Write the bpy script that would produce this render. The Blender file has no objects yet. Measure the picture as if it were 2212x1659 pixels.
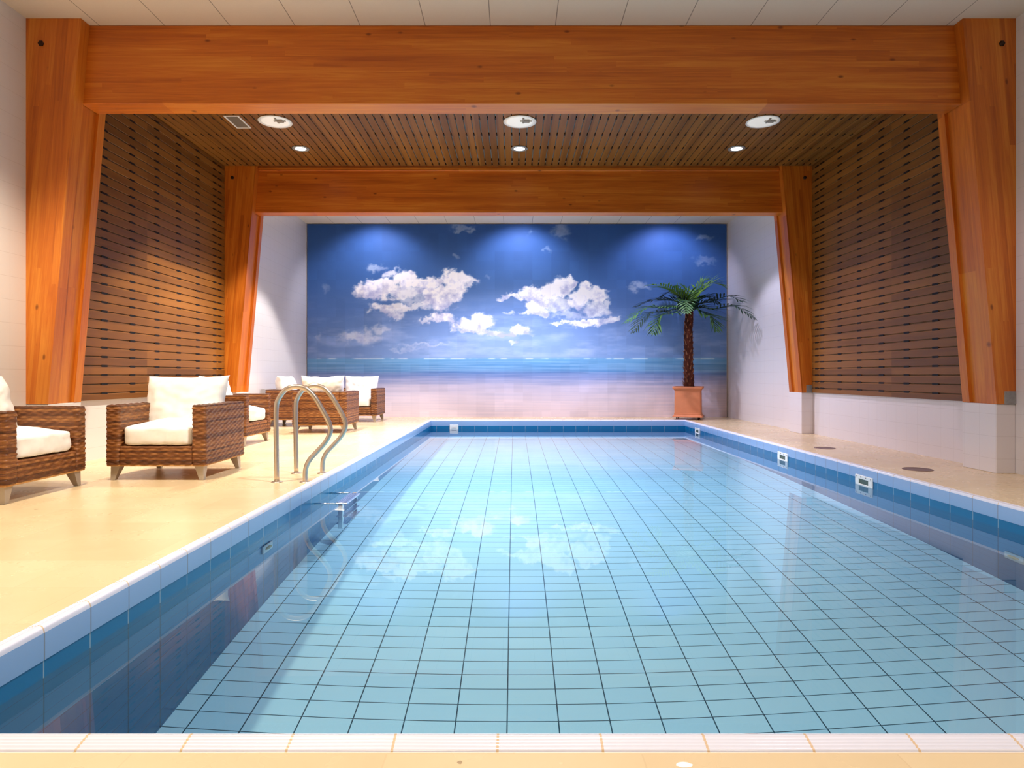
import bpy, math, random
import numpy as np
from mathutils import Vector, noise as mnoise

# ------------------------------------------------------------------ camera, world, exposure
S = bpy.context.scene
COL = S.collection
random.seed(7)
PI = math.pi

cam_d = bpy.data.cameras.new('camera')
cam = bpy.data.objects.new('camera', cam_d)
COL.objects.link(cam)
cam.location = (0, 0, 0.89)
cam.rotation_euler = (PI / 2, 0, 0)
cam_d.sensor_width = 36.0
cam_d.lens = 1405 / 2212 * 36.0
cam_d.shift_x = -5 / 2212
cam_d.shift_y = -18.5 / 2212
cam_d.clip_start = 0.02
S.camera = cam

w = bpy.data.worlds.new('world')
S.world = w
w.use_nodes = True
w.node_tree.nodes['Background'].inputs[0].default_value = (0.9, 0.8, 0.75, 1)
w.node_tree.nodes['Background'].inputs[1].default_value = 0.05

S.view_settings.view_transform = 'Standard'
S.view_settings.look = 'None'
S.view_settings.gamma = 1
S.view_settings.use_curve_mapping = False
S.view_settings.exposure = -0.08

cy = S.cycles
cy.use_denoising = True
cy.use_adaptive_sampling = True
cy.adaptive_threshold = 0.02
cy.max_bounces = 8
cy.diffuse_bounces = 4
cy.glossy_bounces = 4
cy.transmission_bounces = 5
cy.transparent_max_bounces = 6
cy.caustics_reflective = False
cy.caustics_refractive = True
cy.blur_glossy = 0.3
cy.sample_clamp_indirect = 6.0
cy.sample_clamp_direct = 0.0

# main dimensions
XL, XR = -4.43, 4.55            # side walls
YB, YF = 13.9, -4.0             # mural wall, wall behind the viewer
ZC = 4.13                       # ceiling
PX0, PX1, PY0, PY1 = -1.65, 3.37, 1.605, 12.85   # pool
ZW, ZP = -0.17, -1.50           # water level, pool floor

WARM = (1.0, 0.83, 0.62)
NEUT = (1.0, 0.93, 0.90)
PINK = (0.98, 0.78, 1.0)
COOL = (0.86, 0.83, 1.0)
SOFT = (1.0, 0.88, 0.74)
VIOL = (0.74, 0.72, 1.0)
WHITE = (0.97, 0.97, 1.0)

def spot(name, loc, power, color, half, blend=0.25, radius=0.07, aim=(0, 0, -1)):
    d = bpy.data.lights.new(name, 'SPOT')
    d.energy = power
    d.color = color
    d.spot_size = math.radians(2 * half)
    d.spot_blend = blend
    d.shadow_soft_size = radius
    d.cycles.is_caustics_light = True
    o = bpy.data.objects.new(name, d)
    COL.objects.link(o)
    o.location = loc
    o.rotation_euler = Vector(aim).to_track_quat('-Z', 'Y').to_euler()
    return o

# rows of ceiling lamps, plus unseen rows added for the near deck: x, y, watts, colour, half angle, blend, direction
DN = (0, 0, -1)
WASH = (0, 0.62, -1)
LAMPS = [
    (-3.0, 4.3, 680, WARM, 56, 0.6, DN), (0.07, 4.3, 700, WHITE, 58, 0.6, DN), (3.1, 4.3, 100, PINK, 58, 0.6, DN),
    (-3.0, 0.6, 220, WARM, 58, 0.5, DN), (0.07, 0.6, 180, NEUT, 58, 0.5, DN), (3.1, 0.6, 90, WARM, 58, 0.5, DN),  # row out of view, added to light the near deck
    (-3.0, -2.4, 140, WARM, 58, 0.5, DN), (3.1, -2.4, 80, WARM, 58, 0.5, DN),  # unseen pair behind the viewer, added for the same near deck light
    (-3.0, 9.13, 560, SOFT, 44, 0.35, DN), (0.07, 9.13, 640, WHITE, 44, 0.35, DN), (3.1, 9.13, 95, PINK, 44, 0.35, DN),
    (-3.0, 8.16, 620, SOFT, 44, 0.35, DN), (0.07, 8.16, 690, WHITE, 44, 0.35, DN), (3.1, 8.16, 95, PINK, 44, 0.35, DN),
    (-3.0, 11.2, 560, NEUT, 41, 0.25, DN), (0.07, 11.2, 980, COOL, 66, 0.5, DN), (3.1, 11.2, 260, VIOL, 47, 0.25, DN),
    (-2.92, 12.95, 105, COOL, 62, 0.6, WASH), (0.14, 12.95, 125, COOL, 62, 0.6, WASH), (3.2, 12.95, 110, VIOL, 62, 0.6, WASH),
]
for x, y, p, c, h, b, aim in LAMPS:
    z = (4.03 if 6.4 < y < 9.9 else ZC - 0.05)
    spot('lamp_light', (x, y, z), p, c, h, b, 0.07, aim)

# ------------------------------------------------------------------ helpers
def tag(o, label=None, cat=None, group=None, kind=None):
    if label: o['label'] = label
    if cat: o['category'] = cat
    if group: o['group'] = group
    if kind: o['kind'] = kind
    return o

def empty(name, loc=(0, 0, 0), rz=0, label=None, cat=None, group=None, kind=None):
    o = bpy.data.objects.new(name, None)
    COL.objects.link(o)
    o.location = loc
    o.rotation_euler = (0, 0, rz)
    o.empty_display_size = 0.1
    return tag(o, label, cat, group, kind)

def mesh_obj(name, V, F, mat, parent=None, smooth=False, loc=(0, 0, 0)):
    me = bpy.data.meshes.new(name)
    me.from_pydata([tuple(v) for v in V], [], [tuple(f) for f in F])
    me.validate()
    me.update()
    if smooth:
        me.polygons.foreach_set('use_smooth', [True] * len(me.polygons))
    if mat: me.materials.append(mat)
    o = bpy.data.objects.new(name, me)
    COL.objects.link(o)
    o.location = loc
    if parent: o.parent = parent
    return o

class MB:
    """collects shapes into one mesh"""
    def __init__(s): s.V, s.F = [], []
    def add(s, V, F):
        n = len(s.V)
        s.V += [tuple(v) for v in V]
        s.F += [tuple(i + n for i in f) for f in F]
        return s
    def box(s, x0, x1, y0, y1, z0, z1, b=0.0):
        if b <= 0:
            V = [(x, y, z) for z in (z0, z1) for y in (y0, y1) for x in (x0, x1)]
            F = [(0, 2, 3, 1), (4, 5, 7, 6), (0, 1, 5, 4), (2, 6, 7, 3), (0, 4, 6, 2), (1, 3, 7, 5)]
            return s.add(V, F)
        # bevelled box: three nested layers
        V, F = [], []
        rings = [(z0, b), (z0 + b, 0), (z1 - b, 0), (z1, b)]
        for z, i in rings:
            c = b
            a0, a1, c0, c1 = x0 + i, x1 - i, y0 + i, y1 - i
            k = 0 if i else b
            if i:
                V += [(a0, c0, z), (a0, c0, z), (a1, c0, z), (a1, c0, z), (a1, c1, z), (a1, c1, z), (a0, c1, z), (a0, c1, z)]
            else:
                V += [(a0, c0 + c, z), (a0 + c, c0, z), (a1 - c, c0, z), (a1, c0 + c, z), (a1, c1 - c, z), (a1 - c, c1, z), (a0 + c, c1, z), (a0, c1 - c, z)]
        for r in range(3):
            for j in range(8):
                F.append((r * 8 + j, r * 8 + (j + 1) % 8, r * 8 + 8 + (j + 1) % 8, r * 8 + 8 + j))
        F.append(tuple(reversed([0, 2, 4, 6])))
        F.append((24, 26, 28, 30))
        return s.add(V, F)
    def prism(s, poly, axis, a, b):
        """extrude a 2D polygon along an axis from a to b"""
        n = len(poly)
        def P(p, t):
            if axis == 'x': return (t, p[0], p[1])
            if axis == 'y': return (p[0], t, p[1])
            return (p[0], p[1], t)
        V = [P(p, a) for p in poly] + [P(p, b) for p in poly]
        F = [tuple(range(n))[::-1], tuple(range(n, 2 * n))]
        F += [(i, (i + 1) % n, n + (i + 1) % n, n + i) for i in range(n)]
        return s.add(V, F)
    def tube(s, pts, r, n=12, cap=True):
        pts = [Vector(p) for p in pts]
        m = len(pts)
        rr = r if isinstance(r, (list, tuple)) else [r] * m
        t0 = (pts[1] - pts[0]).normalized()
        up = Vector((0, 0, 1)) if abs(t0.z) < 0.9 else Vector((0, 1, 0))
        nrm = t0.cross(up).normalized()
        V, F = [], []
        for i in range(m):
            t = (pts[min(i + 1, m - 1)] - pts[max(i - 1, 0)]).normalized()
            nrm = (nrm - t * nrm.dot(t)).normalized()
            bn = t.cross(nrm)
            for k in range(n):
                a = 2 * PI * k / n
                V.append(pts[i] + (nrm * math.cos(a) + bn * math.sin(a)) * rr[i])
        for i in range(m - 1):
            for k in range(n):
                F.append((i * n + k, i * n + (k + 1) % n, (i + 1) * n + (k + 1) % n, (i + 1) * n + k))
        if cap:
            F.append(tuple(range(n))[::-1])
            F.append(tuple(range((m - 1) * n, m * n)))
        return s.add(V, F)
    def lathe(s, prof, c=(0, 0, 0), n=32, sx=1, sy=1):
        V, F = [], []
        for r, z in prof:
            for k in range(n):
                a = 2 * PI * k / n
                V.append((c[0] + r * sx * math.cos(a), c[1] + r * sy * math.sin(a), c[2] + z))
        for i in range(len(prof) - 1):
            for k in range(n):
                F.append((i * n + k, i * n + (k + 1) % n, (i + 1) * n + (k + 1) % n, (i + 1) * n + k))
        F.append(tuple(range(n))[::-1])
        F.append(tuple(range((len(prof) - 1) * n, len(prof) * n)))
        return s.add(V, F)
    def build(s, name, mat, parent=None, smooth=False, loc=(0, 0, 0)):
        return mesh_obj(name, s.V, s.F, mat, parent, smooth, loc)

def smooth_curve(pts, n=8):
    """Catmull-Rom through points"""
    P = [Vector(p) for p in pts]
    P = [P[0] * 2 - P[1]] + P + [P[-1] * 2 - P[-2]]
    out = []
    for i in range(1, len(P) - 2):
        for k in range(n):
            t = k / n
            out.append(0.5 * ((2 * P[i]) + (P[i + 1] - P[i - 1]) * t + (2 * P[i - 1] - 5 * P[i] + 4 * P[i + 1] - P[i + 2]) * t * t
                              + (3 * P[i] - P[i - 1] - 3 * P[i + 1] + P[i + 2]) * t ** 3))
    out.append(P[-2])
    return out

def auto_smooth(o, ang=40):
    me = o.data
    me.polygons.foreach_set('use_smooth', [True] * len(me.polygons))
    import bmesh
    bm = bmesh.new()
    bm.from_mesh(me)
    for e in bm.edges:
        e.smooth = not (len(e.link_faces) == 2 and e.calc_face_angle(0) > math.radians(ang))
    bm.to_mesh(me)
    bm.free()
    return o

# ------------------------------------------------------------------ materials
def srgb(r, g, b):
    f = lambda c: (c / 255) / 12.92 if c / 255 <= 0.04045 else ((c / 255 + 0.055) / 1.055) ** 2.4
    return (f(r), f(g), f(b), 1.0)

class Mat:
    def __init__(s, name, rough=0.5, spec=0.5, metal=0.0):
        s.m = bpy.data.materials.new(name)
        s.m.use_nodes = True
        s.t = s.m.node_tree
        s.n, s.l = s.t.nodes, s.t.links
        s.b = s.n['Principled BSDF']
        s.b.inputs['Roughness'].default_value = rough
        s.b.inputs['Specular IOR Level'].default_value = spec
        s.b.inputs['Metallic'].default_value = metal
    def new(s, t, **kw):
        nd = s.n.new(t)
        for k, v in kw.items(): setattr(nd, k, v)
        return nd
    def put(s, sock, v):
        if hasattr(v, 'is_output') or isinstance(v, bpy.types.NodeSocket): s.l.new(v, sock)
        else: sock.default_value = v
    def pos(s):
        return s.new('ShaderNodeNewGeometry').outputs['Position']
    def obj(s):
        return s.new('ShaderNodeTexCoord').outputs['Object']
    def sep(s, v):
        nd = s.new('ShaderNodeSeparateXYZ')
        s.put(nd.inputs[0], v)
        return nd.outputs
    def comb(s, x=0, y=0, z=0):
        nd = s.new('ShaderNodeCombineXYZ')
        for i, v in enumerate((x, y, z)): s.put(nd.inputs[i], v)
        return nd.outputs[0]
    def math(s, op, a, b=0.0, c=0.0):
        nd = s.new('ShaderNodeMath', operation=op)
        s.put(nd.inputs[0], a); s.put(nd.inputs[1], b)
        if op in ('MULTIPLY_ADD', 'WRAP', 'SMOOTH_MIN', 'COMPARE'): s.put(nd.inputs[2], c)
        return nd.outputs[0]
    def vmul(s, v, k):
        nd = s.new('ShaderNodeVectorMath', operation='MULTIPLY')
        s.put(nd.inputs[0], v); nd.inputs[1].default_value = k
        return nd.outputs[0]
    def noise(s, v, scale=5, detail=3, rough=0.5, dist=0.0):
        nd = s.new('ShaderNodeTexNoise')
        s.put(nd.inputs['Vector'], v)
        nd.inputs['Scale'].default_value = scale
        nd.inputs['Detail'].default_value = detail
        nd.inputs['Roughness'].default_value = rough
        nd.inputs['Distortion'].default_value = dist
        return nd.outputs['Fac']
    def rnd(s, v):
        nd = s.new('ShaderNodeTexWhiteNoise', noise_dimensions='3D')
        s.put(nd.inputs['Vector'], v)
        return nd.outputs['Value']
    def ramp(s, f, stops):
        nd = s.new('ShaderNodeValToRGB')
        s.put(nd.inputs[0], f)
        e = nd.color_ramp.elements
        e[0].position, e[0].color = stops[0]
        e[1].position, e[1].color = stops[-1]
        for p, c in stops[1:-1]:
            x = e.new(p); x.color = c
        return nd.outputs[0]
    def mr(s, f, a, b, c=0.0, d=1.0, smooth=False):
        nd = s.new('ShaderNodeMapRange')
        if smooth: nd.interpolation_type = 'SMOOTHSTEP'
        s.put(nd.inputs[0], f)
        for i, v in enumerate((a, b, c, d)): s.put(nd.inputs[i + 1], v)
        return nd.outputs[0]
    def mix(s, f, a, b, mode='MIX'):
        nd = s.new('ShaderNodeMix', data_type='RGBA', blend_type=mode)
        s.put(nd.inputs[0], f); s.put(nd.inputs[6], a); s.put(nd.inputs[7], b)
        return nd.outputs[2]
    def color(s, v): s.put(s.b.inputs['Base Color'], v); return s
    def rough(s, v): s.put(s.b.inputs['Roughness'], v); return s
    def bump(s, h, strength=0.3, dist=0.002):
        nd = s.new('ShaderNodeBump')
        nd.inputs['Strength'].default_value = strength
        nd.inputs['Distance'].default_value = dist
        s.put(nd.inputs['Height'], h)
        s.l.new(nd.outputs[0], s.b.inputs['Normal'])
        return s
    def line(s, coord, pitch, phase, width):
        """1 on a grout line of given width repeating along a coordinate"""
        a = s.math('SUBTRACT', coord, phase)
        a = s.math('DIVIDE', a, pitch)
        a = s.math('FRACT', a)
        a = s.math('SUBTRACT', a, 0.5)
        a = s.math('ABSOLUTE', a)
        return s.math('GREATER_THAN', a, 0.5 - width / pitch / 2)

def plain(name, c, rough=0.5, spec=0.5, metal=0.0, var=0.0, scale=8):
    m = Mat(name, rough, spec, metal)
    if var:
        n = m.noise(m.obj(), scale, 3)
        a = tuple(x * (1 - var) for x in c[:3]) + (1,)
        b = tuple(min(1, x * (1 + var)) for x in c[:3]) + (1,)
        m.color(m.ramp(n, [(0.3, a), (0.7, b)]))
    else:
        m.color(c)
    return m.m

def timber(name, axis, dark, mid, light, lam=0.05):
    """glue-laminated softwood, grain running along the axis"""
    m = Mat(name, 0.38, 0.45)
    p = m.pos()
    x, y, z = m.sep(p)
    if axis == 'x':
        along, across, third = x, z, y
    else:   # columns, laminations lean with the inner edge
        along, third = z, y
        across = m.math('SUBTRACT', m.math('ABSOLUTE', x), m.math('MULTIPLY', z, -0.0875))
    lamc = m.math('FLOOR', m.math('DIVIDE', m.math('ADD', across, m.math('MULTIPLY', third, 0.05)), lam))
    r1 = m.rnd(m.comb(lamc, 3.0, 1.0))
    seg = m.math('FLOOR', m.math('ADD', m.math('DIVIDE', along, 2.8), m.math('MULTIPLY', r1, 9)))
    r2 = m.rnd(m.comb(lamc, seg, 5.0))
    v = m.comb(m.math('MULTIPLY', along, 1.2), m.math('MULTIPLY', across, 26), m.math('ADD', m.math('MULTIPLY', third, 22), m.math('MULTIPLY', r2, 40)))
    g = m.noise(v, 1.0, 5, 0.6, 1.2)
    v2 = m.comb(m.math('MULTIPLY', along, 0.5), m.math('MULTIPLY', across, 5), third)
    g2 = m.noise(v2, 1.0, 2)
    f = m.math('ADD', m.math('MULTIPLY', g, 0.45), m.math('ADD', m.math('MULTIPLY', r2, 0.15), m.math('MULTIPLY', g2, 0.38)))
    col = m.ramp(f, [(0.30, dark), (0.5, mid), (0.70, light)])
    # knots
    vo = m.new('ShaderNodeTexVoronoi', feature='F1')
    m.put(vo.inputs['Vector'], m.comb(m.math('MULTIPLY', along, 3.4), m.math('MULTIPLY', across, 7.0), m.math('MULTIPLY', third, 3)))
    vo.inputs['Scale'].default_value = 1.0
    kn = m.mr(vo.outputs['Distance'], 0.03, 0.13, 1.0, 0.0, True)
    pick = m.math('GREATER_THAN', m.rnd(m.vmul(vo.outputs['Color'], (9, 9, 9))), 0.45)
    kn = m.math('MULTIPLY', kn, pick)
    col = m.mix(m.math('MULTIPLY', kn, 0.75), col, (dark[0] * 0.35, dark[1] * 0.3, dark[2] * 0.3, 1))
    m.color(col)
    m.rough(m.mr(g, 0, 1, 0.3, 0.5))
    m.bump(g, 0.12, 0.002)
    return m.m

TD, TM, TL = srgb(164, 80, 20), srgb(202, 110, 30), srgb(226, 146, 52)
M_BEAM = timber('beam_timber', 'x', TD, TM, TL)
M_COLUMN = timber('column_timber', 'z', TD, TM, TL)

def slat_mat(name, axis):
    m = Mat(name, 0.42, 0.35)
    x, y, z = m.sep(m.pos())
    cell = m.math('FLOOR', m.math('DIVIDE', x if axis == 'c' else z, 0.1 if axis == 'c' else 0.0975))
    r = m.rnd(m.comb(cell, 7.0, m.math('FLOOR', m.math('DIVIDE', y, 2.6))))
    g = m.noise(m.comb(m.math('MULTIPLY', x, 30), m.math('MULTIPLY', y, 1.5), m.math('MULTIPLY', z, 30)), 1.0, 4)
    f = m.math('ADD', m.math('MULTIPLY', r, 0.5), m.math('MULTIPLY', g, 0.5))
    m.color(m.ramp(f, [(0.15, srgb(106, 66, 24)), (0.85, srgb(148, 96, 38))]))
    return m.m
M_SLATC = slat_mat('brown_ceiling_slats', 'c')
M_SLATW = slat_mat('brown_wall_slats', 'w')

def wall_mat(name, u_axis):
    m = Mat(name, 0.22, 0.5)
    x, y, z = m.sep(m.pos())
    u = y if u_axis == 'y' else x
    l = m.math('MAXIMUM', m.line(z, 0.204, 0.13, 0.003), m.line(u, 0.204, 0.0, 0.0022))
    m.color(m.mix(m.math('MULTIPLY', l, 0.35), srgb(226, 222, 222), srgb(176, 166, 160)))
    m.bump(m.math('SUBTRACT', 1.0, l), 0.3, 0.001)
    return m.m
M_WALL = wall_mat('white_wall_tiles', 'y')
M_WALLF = wall_mat('white_end_wall_tiles', 'x')

def ceiling_mat():
    m = Mat('acoustic_ceiling_tiles', 0.9, 0.1)
    x, y, z = m.sep(m.pos())
    l = m.math('MAXIMUM', m.line(x, 0.603, 2.19, 0.008), m.line(y, 1.206, 13.9, 0.008))
    n = m.noise(m.pos(), 60, 3)
    c = m.mix(m.math('MULTIPLY', n, 0.12), srgb(226, 212, 194), srgb(190, 176, 158))
    m.color(m.mix(m.math('MULTIPLY', l, 0.75), c, srgb(120, 108, 96)))
    return m.m
M_CEIL = ceiling_mat()

def deck_mat():
    m = Mat('limestone_deck', 0.3, 0.5)
    p = m.pos()
    x, y, z = m.sep(p)
    n = m.noise(p, 2.2, 4, 0.6)
    ty = m.math('FLOOR', m.math('DIVIDE', m.math('SUBTRACT', y, 1.53), 0.4))
    tx = m.math('FLOOR', m.math('ADD', m.math('DIVIDE', x, 0.6), m.math('MULTIPLY', ty, 0.5)))
    r = m.rnd(m.comb(tx, ty, 2.0))
    f = m.math('ADD', m.math('MULTIPLY', n, 0.6), m.math('MULTIPLY', r, 0.4))
    c = m.ramp(f, [(0.2, srgb(212, 187, 146)), (0.55, srgb(218, 195, 154)), (0.85, srgb(224, 202, 162))])
    l = m.math('MAXIMUM', m.line(y, 0.4, 1.53, 0.004),
               m.line(m.math('ADD', x, m.math('MULTIPLY', ty, 0.3)), 0.6, 0.0, 0.004))
    c = m.mix(m.math('MULTIPLY', l, 0.22), c, srgb(190, 160, 125))
    # fossils: sparse pale and brown flecks
    for seed, colr, th, sc in ((0.0, srgb(250, 240, 225), 0.992, 7.0), (13.7, srgb(120, 90, 62), 0.97, 8.5)):
        vo = m.new('ShaderNodeTexVoronoi', feature='F1')
        vo.voronoi_dimensions = '2D'
        m.put(vo.inputs['Vector'], m.comb(m.math('ADD', x, seed), m.math('ADD', y, seed * 1.3), 0.0))
        vo.inputs['Scale'].default_value = sc
        rr = m.rnd(m.vmul(vo.outputs['Color'], (7, 5, 3)))
        rad = m.mr(m.rnd(m.vmul(vo.outputs['Color'], (3, 8, 5))), 0, 1, 0.05, 0.15)
        spot_ = m.math('LESS_THAN', m.math('ADD', vo.outputs['Distance'], m.math('MULTIPLY', m.noise(p, 50, 2), 0.08)), rad)
        k = m.math('MULTIPLY', spot_, m.math('GREATER_THAN', rr, th))
        c = m.mix(m.math('MULTIPLY', k, 0.6), c, colr)
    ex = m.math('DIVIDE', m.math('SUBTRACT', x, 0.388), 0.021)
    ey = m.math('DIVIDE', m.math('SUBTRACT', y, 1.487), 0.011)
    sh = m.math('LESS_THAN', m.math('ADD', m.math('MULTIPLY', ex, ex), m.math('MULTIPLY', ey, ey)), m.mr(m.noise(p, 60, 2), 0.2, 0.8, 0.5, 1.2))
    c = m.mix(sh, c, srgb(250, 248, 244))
    m.color(c)
    m.rough(m.mr(n, 0.2, 0.8, 0.24, 0.3))
    return m.m
M_DECK = deck_mat()

def pool_floor_mat():
    m = Mat('pool_floor_tiles', 0.35, 0.4)
    x, y, z = m.sep(m.pos())
    l = m.math('MAXIMUM', m.line(x, 0.25, -0.035, 0.0062), m.line(y, 0.125, 0.042, 0.0052))
    tx = m.math('FLOOR', m.math('DIVIDE', m.math('ADD', x, 0.035), 0.25))
    ty = m.math('FLOOR', m.math('DIVIDE', m.math('SUBTRACT', y, 0.042), 0.125))
    r = m.rnd(m.comb(tx, ty, 1.0))
    c = m.mix(r, srgb(172, 228, 253), srgb(180, 233, 254))
    m.color(m.mix(l, c, srgb(34, 78, 98)))
    return m.m
def pool_wall_mat():
    m = Mat('pool_wall_tiles', 0.18, 0.5)
    x, y, z = m.sep(m.pos())
    N = m.sep(m.new('ShaderNodeNewGeometry').outputs['Normal'])
    side = m.math('GREATER_THAN', m.math('ABSOLUTE', N[0]), 0.5)
    vy = m.line(y, 0.25, 0.03, 0.006)
    vx = m.line(x, 0.25, -0.035, 0.006)
    v = m.math('ADD', m.math('MULTIPLY', side, vy), m.math('MULTIPLY', m.math('SUBTRACT', 1.0, side), vx))
    h = m.line(z, 0.125, -0.107, 0.004)
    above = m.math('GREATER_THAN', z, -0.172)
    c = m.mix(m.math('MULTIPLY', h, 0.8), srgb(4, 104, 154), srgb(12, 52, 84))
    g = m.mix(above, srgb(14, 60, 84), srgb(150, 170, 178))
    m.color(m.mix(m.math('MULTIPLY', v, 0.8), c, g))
    return m.m
M_PFLOOR, M_PWALL = pool_floor_mat(), pool_wall_mat()

def coping_mat():
    m = Mat('glazed_coping', 0.2, 0.5)
    x, y, z = m.sep(m.pos())
    N = m.sep(m.new('ShaderNodeNewGeometry').outputs['Position'])
    # which run: along x (near / far) or along y (left / right)
    onx = m.math('MAXIMUM', m.math('LESS_THAN', y, PY0 + 0.001), m.math('GREATER_THAN', y, PY1 - 0.001))
    j = m.math('ADD', m.math('MULTIPLY', onx, m.line(x, 0.25, -0.04, 0.006)),
               m.math('MULTIPLY', m.math('SUBTRACT', 1.0, onx), m.line(y, 0.25, 0.03, 0.006)))
    top = m.math('GREATER_THAN', z, -0.012)
    c = m.mix(top, srgb(136, 168, 206), srgb(222, 222, 232))
    m.color(m.mix(m.math('MULTIPLY', j, 0.8), c, m.mix(top, srgb(120, 120, 118), srgb(214, 178, 124))))
    return m.m
M_COPE = coping_mat()

def water_mat():
    m = Mat('pool_water')
    n, l = m.n, m.l
    n.remove(m.b)
    g = n.new('ShaderNodeBsdfGlass')
    g.inputs['IOR'].default_value = 1.333
    g.inputs['Roughness'].default_value = 0.0
    g.inputs['Color'].default_value = (0.92, 0.98, 1.0, 1)
    l.new(g.outputs[0], n['Material Output'].inputs[0])
    return m.m
M_WATER = water_mat()

def wicker_mat():
    m = Mat('woven_wicker', 0.45, 0.4)
    p = m.obj()
    x, y, z = m.sep(p)
    row = m.math('FLOOR', m.math('DIVIDE', z, 0.0195))
    r = m.rnd(m.comb(row, 1.0, 1.0))
    n = m.noise(m.comb(m.math('MULTIPLY', x, 14), m.math('MULTIPLY', y, 14), m.math('MULTIPLY', z, 60)), 1.0, 3)
    f = m.math('ADD', m.math('MULTIPLY', r, 0.4), m.math('MULTIPLY', n, 0.6))
    m.color(m.ramp(f, [(0.2, srgb(66, 36, 18)), (0.5, srgb(118, 70, 36)), (0.8, srgb(178, 122, 68))]))
    return m.m
M_WICKER = wicker_mat()
M_CLOTH = plain('white_cotton', srgb(246, 243, 238), 0.85, 0.2, var=0.03, scale=20)
M_LEG = plain('pale_metal_leg', srgb(176, 164, 148), 0.4, 0.5, 0.3)
M_BASEBAR = plain('tan_cane', srgb(190, 140, 80), 0.5, 0.4, var=0.15, scale=30)
M_STEEL = plain('brushed_steel', srgb(205, 192, 178), 0.28, 0.5, 0.85)
M_CHROME = plain('polished_steel', srgb(215, 220, 228), 0.15, 0.5, 1.0)
M_GALV = plain('galvanised_steel', srgb(150, 152, 150), 0.5, 0.5, 0.4, var=0.1, scale=30)
M_DARK = plain('black_fitting', srgb(22, 16, 14), 0.6, 0.3)
M_BOLT = plain('dark_bolt', srgb(48, 26, 16), 0.5, 0.4, 0.2)
M_BACKB = plain('grey_backing_board', srgb(170, 164, 156), 0.8, 0.2, var=0.05)
M_BACKD = plain('dark_backing_board', srgb(134, 118, 100), 0.8, 0.2, var=0.05)
M_WHITEP = plain('white_plastic', srgb(236, 234, 228), 0.35, 0.5)
M_DARKGL = plain('dark_green_recess', srgb(70, 82, 60), 0.3, 0.5)
M_TERRA = plain('terracotta', srgb(206, 126, 84), 0.6, 0.35, var=0.06, scale=5)
M_COVER = plain('bronze_cover', srgb(128, 104, 98), 0.45, 0.5, 0.5)
M_SOIL = plain('soil', srgb(56, 36, 24), 0.9, 0.2, var=0.3, scale=40)
M_VENT = plain('vent_mesh', srgb(150, 140, 128), 0.7, 0.3)

def emit(name, c, e):
    m = Mat(name)
    m.color(c)
    m.b.inputs['Emission Color'].default_value = c
    m.b.inputs['Emission Strength'].default_value = e
    return m.m
M_LAMP = emit('lit_lamp_glass', srgb(255, 250, 240), 6.0)
M_DISH = emit('lit_lamp_dish', srgb(236, 232, 224), 0.40)
M_UWL = emit('underwater_lens', srgb(190, 170, 80), 0.05)

# ------------------------------------------------------------------ setting
def struct(name, mb, mat, label=None, smooth=False):
    o = mb.build(name, mat, None, smooth)
    o['kind'] = 'structure'
    if label: o['label'] = label
    return o

struct('wall_left', MB().box(XL - 0.2, XL, YF, YB, -0.3, ZC), M_WALL, 'white tiled wall on the left behind the wicker armchairs')
struct('wall_right', MB().box(XR, XR + 0.2, YF, YB, -0.3, ZC), M_WALL, 'white tiled wall on the right side of the pool')
struct('wall_back', MB().box(XL - 0.2, XR + 0.2, YB, YB + 0.2, -0.3, ZC), M_WALLF, 'end wall that carries the sky mural')
struct('wall_front', MB().box(XL - 0.2, XR + 0.2, YF - 0.2, YF, -0.3, ZC), M_WALLF, 'wall behind the viewer')
struct('ceiling', MB().box(XL - 0.2, XR + 0.2, YF - 0.2, YB + 0.2, ZC, ZC + 0.2), M_CEIL, 'cream acoustic tile ceiling')

# deck: ring of four slabs around the pool (one mesh)
CW = 0.07
dk = MB()
dk.box(XL, PX0 - CW, YF, YB, -0.25, 0)
dk.box(PX1 + CW, XR, YF, YB, -0.25, 0)
dk.box(PX0 - CW, PX1 + CW, YF, PY0 - CW, -0.25, 0)
dk.box(PX0 - CW, PX1 + CW, PY1 + CW, YB, -0.25, 0)
struct('floor', dk, M_DECK, 'cream limestone pool deck')

# pool basin: floor and walls
def quad_obj(name, quads, mat, label):
    V, F = [], []
    for q in quads:
        F.append(tuple(range(len(V), len(V) + 4)))
        V += q
    o = mesh_obj(name, V, F, mat)
    o['kind'] = 'structure'; o['label'] = label
    return o
ZT = -0.1065
pf = MB().box(PX0 - 0.15, PX1 + 0.15, PY0 - 0.15, PY1 + 0.15, ZP - 0.1, ZP)
o = struct('pool_floor', pf, M_PFLOOR, 'light blue tiled bottom of the pool')
o.cycles.is_caustics_receiver = True
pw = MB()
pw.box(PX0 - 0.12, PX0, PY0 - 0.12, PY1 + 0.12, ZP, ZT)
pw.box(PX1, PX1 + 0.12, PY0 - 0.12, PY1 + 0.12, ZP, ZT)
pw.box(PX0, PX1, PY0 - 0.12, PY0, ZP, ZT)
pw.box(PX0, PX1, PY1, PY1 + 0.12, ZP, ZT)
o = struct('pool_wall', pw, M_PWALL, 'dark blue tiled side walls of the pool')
o.cycles.is_caustics_receiver = True

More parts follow.
